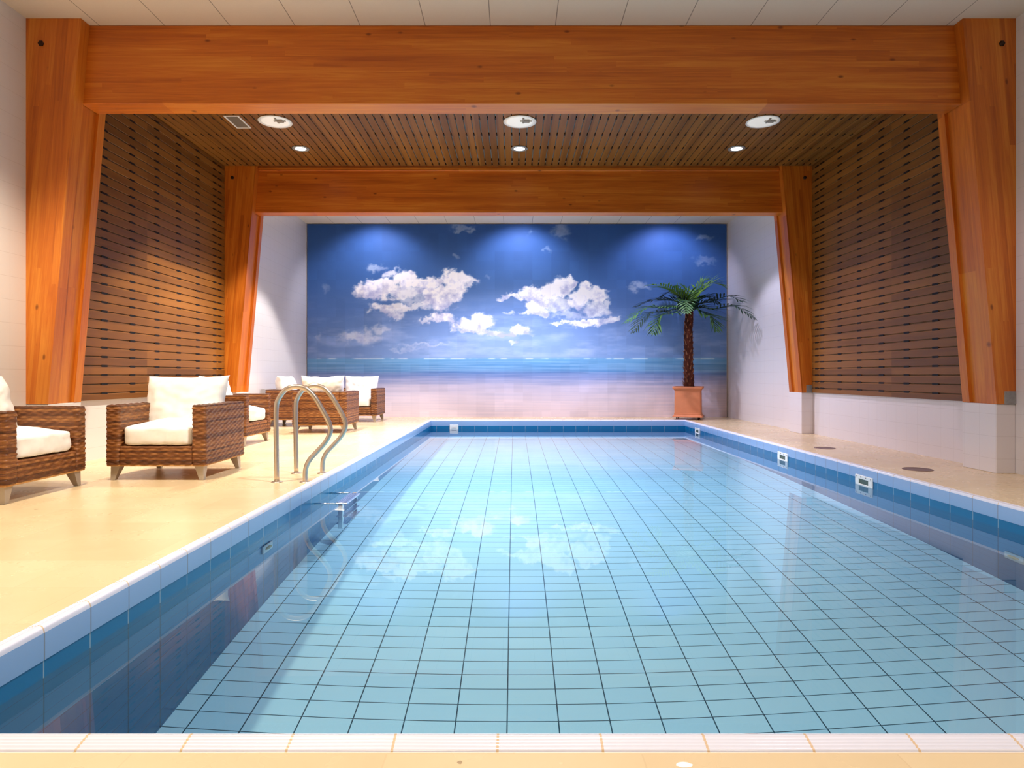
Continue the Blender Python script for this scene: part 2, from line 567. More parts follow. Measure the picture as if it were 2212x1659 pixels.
# coping: ribbed grip roll swept round the pool
prof = [(0.003, -0.108), (0.003, -0.012)]
for a in (20, 45, 70, 90):
    t = math.radians(a)
    prof.append((-0.016 + 0.016 * math.cos(t), -0.004 + 0.017 * math.sin(t)))
base0, base1 = (-0.016, 0.013), (-0.066, 0.001)
NR = 5
for i in range(NR):
    for k, hgt in ((0.12, -0.0025), (0.35, 0.0012), (0.65, 0.0012), (0.95, -0.0022)):
        t = (i + k) / NR
        prof.append((base0[0] + (base1[0] - base0[0]) * t, base0[1] + (base1[1] - base0[1]) * t ** 1.3 + hgt))
prof += [(-0.0695, -0.001), (-0.0695, -0.107)]
# s < 0 points away from the pool
V, F = [], []
corners = [(PX0, PY0, -1, -1), (PX1, PY0, 1, -1), (PX1, PY1, 1, 1), (PX0, PY1, -1, 1)]
for cx, cyy, sx, sy in corners:
    for s_, z_ in prof:
        V.append((cx - s_ * sx, cyy - s_ * sy, z_))
n = len(prof)
for c in range(4):
    d = (c + 1) % 4
    for i in range(n):
        k = (i + 1) % n
        F.append((c * n + i, d * n + i, d * n + k, c * n + k))
o = mesh_obj('pool_coping', V, F, M_COPE)
o['kind'] = 'structure'; o['label'] = 'pale blue glazed coping with ribbed lip around the pool edge'
auto_smooth(o, 50)

wV, wF = [], []
for j in range(13):
    for i in range(7):
        wV.append((PX0 + (PX1 - PX0) * i / 6, PY0 + (PY1 - PY0) * j / 12, ZW))
for j in range(12):
    for i in range(6):
        a = j * 7 + i
        wF.append((a, a + 1, a + 8, a + 7))
o = mesh_obj('pool_water', wV, wF, M_WATER, None, True)
tag(o, 'still clear water filling the swimming pool', 'water', kind='stuff')
o.cycles.is_caustics_caster = True

# ------------------------------------------------------------------ timber frames
def colx(z, side):
    """inner edge of a column at height z"""
    return (-4.23 + 0.0862 * (z - 0.64)) if side < 0 else (4.375 - 0.0880 * (z - 0.64))
ZS = 0.63
def column(side, y0, ztop, label, bolt_dx):
    wx = XL if side < 0 else XR
    root = empty('timber_column', (wx, y0 + 0.225, ZS), 0, label, 'column', 'tapered timber columns of the two roof frames')
    P = lambda y: y - (y0 + 0.225)
    def plank(nm, ya, yb, inset, zb=ZS, ch=0.0):
        poly = [(0, zb - ZS), (0, ztop - ZS), (colx(ztop, side) - wx + inset * side, ztop - ZS), (colx(zb, side) - wx + inset * side, zb - ZS)]
        if side > 0: poly = poly[::-1]
        b = MB().prism(poly, 'y', P(ya), P(yb))
        return b.build(nm, M_COLUMN, root)
    plank('front_plank', y0, y0 + 0.12, 0)
    plank('core_plank', y0 + 0.12, y0 + 0.35, 0.03)
    plank('rear_plank', y0 + 0.35, y0 + 0.45, 0)
    # steel shoe at the foot, on the wall side of the front face
    sw = 0.105
    xa, xb = (0.0, sw) if side < 0 else (-sw, 0.0)
    if side > 0: MB().box(xa, xb, P(y0) - 0.006, P(y0) + 0.05, 0.0, 0.115, 0.003).build('steel_shoe', M_GALV, root)
    # bolt head high on the front face
    bx = (0.14 if side < 0 else -0.13)
    bo = MB()
    pr = [(0.026, 0), (0.026, 0.012), (0.020, 0.018), (0.008, 0.018)]
    bo.lathe(pr, (0, 0, 0), 6)
    ob = bo.build('bolt', M_BOLT, root, False, (bx, P(y0), ztop - ZS - 0.23))
    ob.rotation_euler = (PI / 2, 0, 0)
    return root
column(-1, 5.90, ZC - 0.001, 'tapered orange timber column nearest on the left, beside the white wall', 0)
column(1, 5.90, ZC - 0.001, 'tapered orange timber column nearest on the right with a grey steel foot', 0)
column(-1, 9.90, ZC - 0.001, 'tapered orange timber column on the left at the far end of the slatted wall', 0)
column(1, 9.90, ZC - 0.001, 'tapered orange timber column on the right in front of the palm corner', 0)

def beam(y0, y1, z0, label, batten=False):
    xa, xb = colx(3.8, -1) - 0.14, colx(3.8, 1) + 0.14
    root = empty('timber_beam', (0, (y0 + y1) / 2, z0), 0, label, 'beam', 'timber cross beams of the two roof frames')
    yc = (y0 + y1) / 2
    # ends cut along the leaning columns, chamfered lower corner at the left
    el, er = colx(z0, -1) - 0.02, colx(z0, 1) + 0.02
    MB().box(el + 0.0, er - 0.0, y0 - yc, y1 - yc, 0, ZC - z0 - 0.001, 0.004).build('glulam_member', M_BEAM, root)
    if batten:
        MB().box(colx(4.0, -1) + 0.01, colx(4.0, 1) - 0.01, y0 - 0.05 - yc, y0 - yc, 4.03 - z0, 4.077 - z0, 0.004).build('trim_batten', M_BEAM, root)
    return root
beam(6.02, 6.255, 3.405, 'wide orange timber beam spanning the room nearest the viewer')
beam(10.02, 10.255, 3.40, 'orange timber beam spanning the room in front of the mural', True)

# piers under the columns
pier = 0
for sx, wx in ((-1, XL), (1, XR)):
    for y0 in (5.90, 9.90):
        pier += 1
        e = colx(ZS, sx)
        a, b = sorted((wx, e))
        struct('trim_%d' % pier, MB().box(a, b, y0 + 0.005, y0 + 0.45, 0, ZS - 0.001, 0.004), M_WALL, 'white tiled pier under the %s %s timber column' % ('near' if y0 < 8 else 'far', 'left' if sx < 0 else 'right'))

# ------------------------------------------------------------------ slatted side panels and slatted ceiling
def side_panel(side, label):
    wx = XL if side < 0 else XR
    ya, yb = 6.36, 9.89
    root = empty('slatted_wall_panel', (wx, (ya + yb) / 2, 0.63), 0, label, 'wall panel', None)
    yc = (ya + yb) / 2
    def bx(mb, d0, d1, y0, y1, z0, z1, b=0.0):
        a, c = (d0, d1) if side < 0 else (-d1, -d0)
        mb.box(a, c, y0 - yc, y1 - yc, z0 - 0.63, z1 - 0.63, b)
    bk = MB(); bx(bk, 0.001, 0.008, ya, yb, 0.63, 4.07)
    bk.build('backing_board', M_BACKD, root)
    sl = MB(); sp = MB()
    pitch = 0.0975
    z = 0.63
    ph = 0.70 - pitch
    rows = []
    zz = ph
    lo = 0.63
    while lo < 4.06:
        hi = zz + pitch - 0.0045
        if hi > 4.07: hi = 4.07
        if hi - lo > 0.02:
            bx(sl, 0.0125, 0.026, ya, yb, lo, hi, 0.003)
        rows.append(zz + pitch)
        lo = zz + pitch + 0.0045
        zz += pitch
    ys = [6.99 - 0.515 + 0.515 * k for k in range(7)] + [9.73]
    for y in ys:
        st = (y - 0.03, y + 0.03)
        bx(sp, 0.008, 0.0125, st[0], st[1], 0.63, 4.07)
        for r in rows:
            if r < 4.05: bx(sp, 0.012, 0.0272, y - 0.052, y + 0.052, r - 0.0115, r + 0.0115)
    sl.build('slats', M_SLATW, root)
    s_ = sp.build('spacer_battens', M_DARK, root)
    return root
side_panel(-1, 'brown horizontal slatted panel on the left wall behind the armchairs')
side_panel(1, 'brown horizontal slatted panel on the right wall above the white ledge')

def slat_ceiling():
    ya, yb = 6.36, 9.899
    root = empty('slatted_ceiling_panel', (0, (ya + yb) / 2, 4.078), 0, 'brown slatted ceiling panel between the two timber beams', 'ceiling panel')
    yc = (ya + yb) / 2
    MB().box(XL + 0.001, XR - 0.001, ya - yc, yb - yc, 0.022, 0.03).build('backing_board', M_BACKB, root)
    sl, sp = MB(), MB()
    x = XL + 0.002
    xs = []
    while x < XR - 0.02:
        x1 = min(x + 0.088, XR - 0.002)
        sl.box(x, x1, ya - yc, yb - yc, 0, 0.013, 0.002)
        xs.append(x1 + 0.006)
        x += 0.1
    for y in (6.5, 7.03, 7.55, 8.08, 8.62, 9.13, 9.64, 9.83):
        sp.box(XL + 0.05, XR - 0.05, y - 0.025 - yc, y + 0.025 - yc, 0.013, 0.022)
        for q in xs:
            sp.box(q - 0.011, q + 0.011, y - 0.03 - yc, y + 0.03 - yc, -0.0012, 0.014)
    sl.build('slats', M_SLATC, root)
    sp.build('spacer_battens', M_DARK, root)
slat_ceiling()

# ------------------------------------------------------------------ ceiling fittings
def big_lamp(x, y, label):
    root = empty('recessed_ceiling_lamp', (x, y, 4.078), 0, label, 'ceiling lamp', 'large round lamps in the slatted ceiling')
    MB().lathe([(0.19, 0.0), (0.205, -0.002), (0.208, -0.008), (0.196, -0.011), (0.186, -0.006)], n=48).build('rim', M_WHITEP, root, True)
    MB().lathe([(0.187, -0.006), (0.15, -0.0085), (0.10, -0.010), (0.03, -0.011), (0.002, -0.011)], n=48).build('reflector_dish', M_DISH, root, True)
    b = MB()
    b.box(0.0, 0.15, -0.06, -0.035, -0.022, -0.012, 0.002)
    b.box(0.03, 0.055, -0.14, 0.02, -0.021, -0.012, 0.002)
    b.box(0.05, 0.12, -0.10, -0.02, -0.028, -0.016, 0.003)
    b.build('lamp_bracket', M_VENT, root)
def small_lamp(x, y, label):
    root = empty('recessed_downlight', (x, y, 4.078), 0, label, 'downlight', 'small lit downlights in the slatted ceiling')
    MB().lathe([(0.10, 0.0), (0.118, -0.002), (0.12, -0.007), (0.108, -0.010), (0.10, -0.008)], n=40).build('rim', M_GALV, root, True)
    MB().lathe([(0.10, -0.006), (0.07, -0.0085), (0.002, -0.009)], n=40).build('glass', M_LAMP, root, True)
for x, t in ((-3.0, 'left'), (0.07, 'middle'), (3.12, 'right')):
    big_lamp(x, 8.16, {'left': 'large round white ceiling lamp beside the square air vent',
                       'middle': 'large round white ceiling lamp in the middle above the pool',
                       'right': 'large round white ceiling lamp nearest the dark right wall panel'}[t])
    small_lamp(x, 9.13, {'left': 'small glowing downlight nearest the left slatted wall',
                         'middle': 'small glowing downlight in the middle above the pool',
                         'right': 'small glowing downlight nearest the right slatted wall'}[t])
root = empty('ceiling_vent', (-3.475, 8.165, 4.078), 0, 'white framed rectangular air vent in the slatted ceiling', 'air vent')
f = MB()
for a in ((-0.095, 0.095, -0.2, -0.18), (-0.095, 0.095, 0.18, 0.2), (-0.095, -0.075, -0.18, 0.18), (0.075, 0.095, -0.18, 0.18)):
    f.box(*a, -0.012, 0.0, 0.002)
f.build('frame', M_WHITEP, root)
g = MB()
g.box(-0.076, 0.076, -0.181, 0.181, -0.003, 0.0)
for k in range(22):
    yy = -0.175 + k * 0.0163
    g.box(-0.075, 0.075, yy, yy + 0.006, -0.008, -0.003)
g.build('grille', M_VENT, root)

# ------------------------------------------------------------------ the mural
def fbm(x, y, oct=5, seed=0.0):
    """vectorised value noise"""
    out = np.zeros_like(x); amp = 1.0; tot = 0
    rs = np.random.RandomState(int(seed * 10) + 5)
    for o_ in range(oct):
        T = rs.rand(256, 256)
        xi = np.floor(x).astype(int); yi = np.floor(y).astype(int)
        fx = x - xi; fy = y - yi
        fx = fx * fx * (3 - 2 * fx); fy = fy * fy * (3 - 2 * fy)
        g = lambda a, b: T[a % 256, b % 256]
        v = (g(xi, yi) * (1 - fx) + g(xi + 1, yi) * fx) * (1 - fy) + (g(xi, yi + 1) * (1 - fx) + g(xi + 1, yi + 1) * fx) * fy
        out += v * amp; tot += amp
        amp *= 0.55; x = x * 2.03 + 17.3; y = y * 2.03 + 9.1
    return out / tot
def sst(a, b, v):
    t = np.clip((v - a) / (b - a), 0, 1)
    return t * t * (3 - 2 * t)
BLOBS = [  # centre x, y, radius x, y, strength (in design units of the artwork)
    (804, 625, 40, 22, 1), (844, 592, 22, 12, .8), (880, 608, 30, 22, 1), (833, 622, 36, 24, 1), (875, 630, 40, 22, .9), (915, 612, 26, 18, 1),
    (936, 612, 18, 14, 1), (934, 637, 32, 26, 1), (953, 652, 30, 20, 1), (983, 609, 42, 26, 1), (976, 636, 32, 26, 1), (1016, 609, 22, 13, .9),
    (852, 665, 60, 12, .9), (899, 664, 46, 10, .8), (852, 679, 30, 8, .8), (812, 577, 26, 9, .45), (905, 648, 60, 14, .6), (780, 632, 22, 8, .8),
    (953, 689, 28, 14, 1), (924, 692, 26, 6, .8), (1007, 700, 38, 16, .95), (1040, 696, 26, 17, 1), (1024, 712, 48, 7, .9), (1096, 717, 50, 9, .9), (1115, 711, 26, 11, .95), (1075, 716, 30, 8, .8),
    (781, 728, 50, 18, .55), (828, 712, 22, 10, .5), (745, 733, 20, 6, .3), (922, 745, 66, 5, .4), (880, 753, 50, 5, .3), (1103, 741, 9, 7, .6), (701, 623, 14, 10, .25), (690, 728, 14, 6, .25),
    (1000, 492, 34, 8, .35), (1022, 502, 16, 6, .35), (984, 553, 10, 6, .3),
    (1147, 636, 32, 15, 1), (1100, 642, 34, 6, .9), (1210, 625, 30, 22, 1), (1234, 612, 12, 14, 1), (1192, 637, 26, 22, 1), (1166, 658, 32, 22, 1),
    (1157, 677, 36, 7, .95), (1203, 658, 44, 22, .8), (1264, 621, 17, 18, 1), (1283, 641, 32, 24, 1), (1250, 650, 30, 20, 1), (1288, 667, 34, 20, .85),
    (1314, 660, 12, 9, .8), (1270, 697, 46, 10, 1), (1314, 691, 32, 8, .9), (1222, 697, 28, 5, .8), (1098, 679, 14, 4, .6), (1240, 682, 60, 10, .55),
    (1212, 500, 20, 20, .35), (1150, 506, 12, 6, .2), (1186, 538, 12, 5, .25), (1377, 620, 20, 11, .45), (1393, 626, 18, 5, .4), (1521, 514, 16, 8, .3), (1523, 564, 30, 8, .28), (1055, 595, 10, 6, .2),
]
def mural_color(px, py):
    n1 = fbm(px / 26, py / 20, 6, 1.0)
    n2 = fbm(px / 9, py / 8, 4, 2.0)
    n3 = fbm(px / 90, py / 26, 3, 3.0)
    wx = px + (n1 - .5) * 34 + (n2 - .5) * 12
    wy = py + (fbm(px / 24, py / 18, 5, 4.0) - .5) * 26 + (fbm(px / 8, py / 8, 3, 5.0) - .5) * 9
    ero = (fbm(px / 13, py / 9, 5, 9.0) - .5) * 0.6
    d = np.zeros_like(px); st = np.zeros_like(px); low = np.zeros_like(px)
    for cx, cy_, rx, ry, s_ in BLOBS:
        q = ((wx - cx) / rx) ** 2 + ((wy - cy_) / ry) ** 2
        e = np.exp(-q * 0.95)
        st = np.maximum(st, s_ * sst(0.30, 0.62 + 0.5 * (1 - s_), e + ero))
        low += e * np.clip((py - cy_) / ry, -1, 1) * s_
        d += e
    # base sky
    ys = np.array([470, 520, 600, 680, 730, 772, 776, 800, 806, 816, 836, 860, 910], float)
    cs = np.array([(48, 84, 146), (54, 92, 154), (62, 102, 164), (88, 124, 186), (110, 144, 202), (118, 152, 206), (112, 168, 214), (114, 160, 206),
                   (112, 142, 194), (146, 160, 204), (196, 192, 214), (214, 204, 216), (220, 206, 210)], float)
    pyw = py + (n3 - .5) * 5
    base = np.stack([np.interp(pyw, ys, cs[:, i]) for i in range(3)], -1)
    # paler towards the middle of the picture
    mid = np.exp(-((px - 1090) / 260) ** 2) * sst(500, 720, py) * (1 - sst(770, 778, py))
    base += mid[..., None] * np.array([26, 22, 12])
    haze = (fbm(px / 60, py / 14, 5, 6.0) - .45) * sst(600, 740, py) * (1 - sst(765, 776, py))
    base += np.clip(haze, 0, 1)[..., None] * np.array([90, 70, 50])
    # streaks on the sea and sand
    stx = (fbm(px / 120, py / 2.2, 4, 7.0) - .5) * sst(776, 782, py)
    base += stx[..., None] * np.array([70, 50, 30]) * (1 - 0.6 * sst(820, 850, py))[..., None]
    surf = np.exp(-((py - 774.8) / 0.9) ** 2) * sst(.45, .62, fbm(px / 30, py * 0 + 3.3, 3, 8.0))
    base += surf[..., None] * np.array([110, 80, 40])
    # clouds
    lit = 0.55 + 0.45 * np.clip(0.80 - low * .50 + (n2 - .5) * 1.5 + (n1 - .5) * 2.0, 0, 1)
    cl = np.stack([176 + 76 * (lit - .55) / .45, 182 + 70 * (lit - .55) / .45, 218 + 36 * (lit - .55) / .45], -1)
    a = np.clip(st, 0, 1)[..., None]
    col = base * (1 - a) + cl * a
    # printed on tiles: slight change of tone from tile to tile
    rs = np.random.RandomState(3)
    T = rs.rand(64, 64) - .5
    tx = np.floor((px - 665) / 20.2).astype(int) % 64; ty = np.floor((py - 484) / 20.2).astype(int) % 64
    big = T[(tx // 2) % 64, (ty // 3) % 64]
    col = col * (1 + 0.035 * T[tx, ty] + 0.04 * big)[..., None]
    return np.clip(col, 0, 255) / 255

def make_mural():
    x0, x1, z0, z1 = -4.415, 4.525, 0.0, 4.115
    nx, nz = 760, 350
    xs = np.linspace(x0, x1, nx); zs = np.linspace(z0, z1, nz)
    X, Z = np.meshgrid(xs, zs)
    sc = 101.08
    px = 1111 + X * sc; py = 811 - (Z - .89) * sc
    c = mural_color(px, py)
    lin = np.where(c <= 0.04045, c / 12.92, ((c + 0.055) / 1.055) ** 2.4)
    N = nx * nz
    co = np.zeros((N * 2, 3), np.float32)
    co[:N, 0] = X.ravel(); co[:N, 1] = 0; co[:N, 2] = Z.ravel()
    me = bpy.data.meshes.new('printed_face')
    i = np.arange(N).reshape(nz, nx)
    q = np.stack([i[:-1, :-1], i[:-1, 1:], i[1:, 1:], i[1:, :-1]], -1).reshape(-1, 4)
    me.vertices.add(N)
    me.vertices.foreach_set('co', co[:N].ravel())
    me.loops.add(q.size)
    me.loops.foreach_set('vertex_index', q.ravel().astype(np.int32))
    me.polygons.add(len(q))
    me.polygons.foreach_set('loop_start', np.arange(0, q.size, 4, dtype=np.int32))
    me.polygons.foreach_set('loop_total', np.full(len(q), 4, np.int32))
    me.update()
    at = me.color_attributes.new('print', 'FLOAT_COLOR', 'POINT')
    rgba = np.ones((N, 4), np.float32)
    rgba[:, :3] = lin.reshape(-1, 3)
    at.data.foreach_set('color', rgba.ravel())
    m = Mat('printed_tile_mural', 0.55, 0.12)
    a = m.new('ShaderNodeVertexColor'); a.layer_name = 'print'
    x, y, z = m.sep(m.pos())
    l = m.math('MAXIMUM', m.line(z, 0.2, 0.01, 0.003), m.line(x, 0.2, 0.01, 0.003))
    m.color(m.mix(m.math('MULTIPLY', l, 0.10), a.outputs['Color'], srgb(70, 80, 120)))
    me.materials.append(m.m)
    root = empty('sky_mural', (0, YB - 0.035, 0.0), 0, 'wall-sized tile mural of white clouds over a blue sea and pale beach', 'mural')
    o = bpy.data.objects.new('printed_face', me); COL.objects.link(o); o.parent = root
    MB().box(x0, x1, 0.0005, 0.012, z0, z1).build('tile_backing', M_WHITEP, root)
make_mural()

# ------------------------------------------------------------------ wicker armchairs
def wicker_block(x0, x1, y0, y1, z0, z1, r=0.022, pu=0.046, pv=0.0195, amp=0.0065):
    """box with woven relief on its sides and top; returns V, F"""
    du, dv = 0.0075, 0.0049
    # perimeter with rounded corners
    pts, nr = [], []
    segs = [((x0 + r, y0), (x1 - r, y0), (0, -1)), ((x1, y0 + r), (x1, y1 - r), (1, 0)), ((x1 - r, y1), (x0 + r, y1), (0, 1)), ((x0, y1 - r), (x0, y0 + r), (-1, 0))]
    cen = [(x1 - r, y0 + r, -90), (x1 - r, y1 - r, 0), (x0 + r, y1 - r, 90), (x0 + r, y0 + r, 180)]
    for (a, b, nn), (cx, cy_, a0) in zip(segs, cen):
        L = math.hypot(b[0] - a[0], b[1] - a[1]); k = max(2, int(L / du))
        for i in range(k):
            t = i / k
            pts.append((a[0] + (b[0] - a[0]) * t, a[1] + (b[1] - a[1]) * t)); nr.append(nn)
        for i in range(5):
            an = math.radians(a0 + 90 * i / 5)
            pts.append((cx + r * math.cos(an), cy_ + r * math.sin(an))); nr.append((math.cos(an), math.sin(an)))
    P = np.array(pts); Nn = np.array(nr)
    d = np.linalg.norm(np.roll(P, -1, 0) - P, axis=1)
    u = np.concatenate([[0], np.cumsum(d)[:-1]]); per = d.sum()
    npu = max(2, 2 * round(per / pu / 2)); pu = per / npu
    nv = int((z1 - z0) / dv)
    zs = np.linspace(z0, z1, nv + 1)
    V, F = [], []
    nP = len(pts)
    for z in zs:
        row = math.floor((z - z0) / pv)
        rph = PI * row + 1.1 * math.sin(row * 12.9898 + 4.1)
        s = (z - z0) / pv - row
        bmp = math.sqrt(max(0, 1 - (2 * s - 1) ** 2))
        wv = np.cos(PI * u / pu + rph)
        h = amp * (bmp * (0.68 + 0.32 * wv) + 0.12 * wv)
        edge = min(1, (z1 - z) / 0.01 + 0.3)
        h = h * edge - 0.004 * (1 - edge)
        jit = 0.0012 * np.sin(u * 37 + row * 12.3)
        Q = P + Nn * (h + jit * bmp)[:, None]
        dz = 0.002 * np.sin(PI * u / pu + rph) * (1 if z0 < z < z1 else 0)
        for k in range(nP): V.append((Q[k, 0], Q[k, 1], z + dz[k]))
    for j in range(nv):
        for k in range(nP):
            F.append((j * nP + k, j * nP + (k + 1) % nP, (j + 1) * nP + (k + 1) % nP, (j + 1) * nP + k))
    # top: inner rings
    top0 = nv * nP
    cxm, cym = (x0 + x1) / 2, (y0 + y1) / 2
    longx = (x1 - x0) > (y1 - y0)
    nx, ny = max(2, int((x1 - x0 - 0.012) / du)), max(2, int((y1 - y0 - 0.012) / du))
    b0 = len(V)
    for j in range(ny + 1):
        for i in range(nx + 1):
            x = x0 + 0.006 + (x1 - x0 - 0.012) * i / nx
            y = y0 + 0.006 + (y1 - y0 - 0.012) * j / ny
            a_, b_ = (y, x) if longx else (x, y)
            row = math.floor(a_ / pv); s = a_ / pv - row
            h = amp * math.sqrt(max(0, 1 - (2 * s - 1) ** 2)) * (0.55 + 0.45 * math.cos(PI * b_ / pu + PI * row))
            e = min(1, min(x - x0, x1 - x, y - y0, y1 - y) / 0.014)
            V.append((x, y, z1 - 0.003 * (1 - e) + h * 0.8 * e))
    for j in range(ny):
        for i in range(nx):
            k = b0 + j * (nx + 1) + i
            F.append((k, k + 1, k + nx + 2, k + nx + 1))
    F.append(tuple(range(nP))[::-1])
    return V, F

CWD, CD = 0.84, 0.80       # chair width and depth; local: x right, y back, front at y = 0, centre x = 0
HW = CWD / 2
def fast_obj(name, V, F, mat, parent):
    o = mesh_obj(name, V, F, mat, parent, True)
    return o
def make_chair():
    root = empty('wicker_armchair', (0, 0, 0))
    for sx in (-1, 1):
        a, b = sorted((sx * HW, sx * (HW - 0.112)))
        V, F = wicker_block(a, b, 0, CD, 0.132, 0.638)
        fast_obj('arm', V, F, M_WICKER, root)
    V, F = wicker_block(-HW + 0.106, HW - 0.106, CD - 0.112, CD, 0.132, 0.638)
    fast_obj('backrest', V, F, M_WICKER, root)
    V, F = wicker_block(-HW + 0.106, HW - 0.106, 0.006, CD - 0.106, 0.132, 0.288)
    fast_obj('seat_base', V, F, M_WICKER, root)
    MB().box(-HW + 0.004, HW - 0.004, 0.004, CD - 0.004, 0.120, 0.134, 0.004).build('bottom_rail', M_BASEBAR, root)
    for sx in (-1, 1):
        for sy in (0, 1):
            x, y = sx * (HW - 0.065), (0.065 if sy == 0 else CD - 0.065)
            dy = -1 if sy == 0 else 1
            V = []
            for z, w_, sh in ((0.121, 0.038, 0.0), (0.002, 0.018, 0.022)):
                cx, cy_ = x + sx * sh, y + dy * sh
                V += [(cx - w_, cy_ - w_, z), (cx + w_, cy_ - w_, z), (cx + w_, cy_ + w_, z), (cx - w_, cy_ + w_, z)]
            F = [(0, 1, 2, 3), (7, 6, 5, 4), (0, 4, 5, 1), (1, 5, 6, 2), (2, 6, 7, 3), (3, 7, 4, 0)]
            mesh_obj('leg', V, F, M_LEG, root)
    return root

def pillow_mesh(wd, ht, th, seed, pinch=0.06, nu=40, nv=32):
    """soft cushion lying in local xz plane, thickness along y"""
    V, F = [], []
    rs = random.Random(seed)
    off = rs.random() * 50
    for side in (-1, 1):
        for j in range(nv + 1):
            for i in range(nu + 1):
                u, v = 2 * i / nu - 1, 2 * j / nv - 1
                ex = 1 - pinch * (1 - abs(v) ** 2.2) * 1.0
                ez = 1 - pinch * (1 - abs(u) ** 2.2) * 1.0
                x = u * wd / 2 * (ex if abs(u) > 0 else 1)
                z = v * ht / 2 * ez
                t = max(0.0, (1 - abs(u) ** 3.2) * (1 - abs(v) ** 3.2)) ** 0.42
                nz = mnoise.noise(Vector((u * 1.6 + off, v * 1.6, side * 2.0)))
                nz2 = mnoise.noise(Vector((u * 5 + off, v * 4, side * 3.0)))
                y = side * (th / 2 * t * (1 + 0.22 * nz) + 0.012 * nz2 * min(1, t * 2))
                x += 0.012 * mnoise.noise(Vector((v * 2.5, off, 1.0)))
                z += 0.014 * mnoise.noise(Vector((u * 2.5, off, 7.0)))
                V.append((x, y, z))
    n1 = (nu + 1) * (nv + 1)
    for s in range(2):
        for j in range(nv):
            for i in range(nu):
                a = s * n1 + j * (nu + 1) + i
                q = (a, a + 1, a + nu + 2, a + nu + 1)
                F.append(q if s == 0 else q[::-1])
    return V, F
def weld(o, d=0.0005):
    import bmesh
    bm = bmesh.new(); bm.from_mesh(o.data)
    bmesh.ops.remove_doubles(bm, verts=bm.verts, dist=d)
    bmesh.ops.recalc_face_normals(bm, faces=bm.faces)
    bm.to_mesh(o.data); bm.free()
    return o
def seat_cushion_mesh(wd, dp, th, seed):
    V, F = [], []
    nu, nv, nw = 40, 36, 10
    off = seed * 3.7
    # rounded slab: superellipse in plan, boxed sides with soft crown
    rings = []
    for k in range(nw + 1):
        a = -PI / 2 + PI * k / nw
        cz = math.copysign(abs(math.sin(a)) ** 0.6, a)
        rr = abs(math.cos(a)) ** 0.35
        rings.append((rr, cz))
    steps = [0.0, 0.25, 0.5, 0.72, 0.88]
    prof = [(s_, -1) for s_ in steps] + [(0.9 + 0.1 * r_, c_) for r_, c_ in rings] + [(s_, 1) for s_ in steps[::-1]]
    M = 96
    for (s_, c_) in prof:
        for m_ in range(M):
            a = 2 * PI * m_ / M
            ca, sa = math.cos(a), math.sin(a)
            rad = (abs(ca) ** 9 + abs(sa) ** 9) ** (-1 / 9)
            x, y = ca * rad * s_, sa * rad * s_
            crown = (1 - abs(x) ** 2.4) * (1 - abs(y) ** 2.4)
            z = c_ * th / 2 * 0.68 + (0.30 * th * crown * (1 if c_ > 0 else 0.1)) * abs(c_)
            nz = mnoise.noise(Vector((x * 2 + off, y * 2, c_ * 1.5)))
            wr = mnoise.noise(Vector((x * 7 + off, y * 7, c_ * 3)))
            k = 1 + 0.02 * nz
            V.append((x * wd / 2 * k + 0.004 * wr, y * dp / 2 * k + 0.005 * wr, z + 0.008 * nz + 0.004 * wr))
    for j in range(len(prof) - 1):
        for m_ in range(M):
            F.append((j * M + m_, j * M + (m_ + 1) % M, (j + 1) * M + (m_ + 1) % M, (j + 1) * M + m_))
    return V, F

def copy_tree(o, parent=None):
    c = o.copy(); COL.objects.link(c)
    if parent: c.parent = parent
    for ch in list(o.children): copy_tree(ch, c)
    return c

# name, position of the chair's front centre, rotation (0 = facing the viewer), where it stands
CH = [
    ((-3.035, 5.50), 0.0, 'armchair facing the viewer between the timber column and the ladder', 'nearest armchair facing the viewer'),
    ((-3.49, 4.88), PI / 2, 'armchair cut off by the left picture edge', 'armchair at the left picture edge'),
    ((-3.35, 8.53), PI / 2, 'armchair standing right behind the one facing the viewer', 'armchair behind the nearest one'),
    ((-3.50, 11.65), PI / 2, 'armchair against the left wall, farthest of the sideways ones', 'armchair against the white wall behind the handrail'),
    ((-3.00, 10.80), PI, 'armchair seen from behind through the ladder handrails', 'armchair seen from behind'),
    ((-3.04, 12.38), 0.0, 'armchair farthest away, facing the viewer before the mural', 'farthest armchair before the mural'),
]
chair = make_chair()
for i, ((x, y), rz, lab, short) in enumerate(CH):
    c = chair if i == 0 else copy_tree(chair)
    c.location = (x, y, 0); c.rotation_euler = (0, 0, rz)
    tag(c, 'brown wicker ' + lab, 'armchair', 'brown wicker armchairs on the left deck')
    ca, sa = math.cos(rz), math.sin(rz)
    L = lambda a, b: (x + a * ca - b * sa, y + a * sa + b * ca)
    V, F = seat_cushion_mesh(CWD - 0.236, 0.68, 0.215, i)
    o = mesh_obj('seat_cushion', V, F, M_CLOTH, None, True)
    weld(o, 0.0008)
    px, py = L(0, 0.345)
    o.location = (px, py, 0.373); o.rotation_euler = (0, 0, rz)
    tag(o, 'cream seat cushion in the ' + short, 'cushion', 'cream seat cushions of the armchairs')
    wd = 0.68 if i else 0.76
    V, F = pillow_mesh(wd, 0.50 if i else 0.54, 0.25, 11 + i, 0.07)
    o = weld(mesh_obj('back_cushion', V, F, M_CLOTH, None, True))
    px, py = L(0.0 if i else -0.02, CD - 0.235)
    o.location = (px, py, 0.64 if i else 0.625)
    o.rotation_euler = (math.radians(-13), 0, rz)
    tag(o, 'cream back pillow leaning in the ' + short, 'cushion', 'cream back pillows of the armchairs')

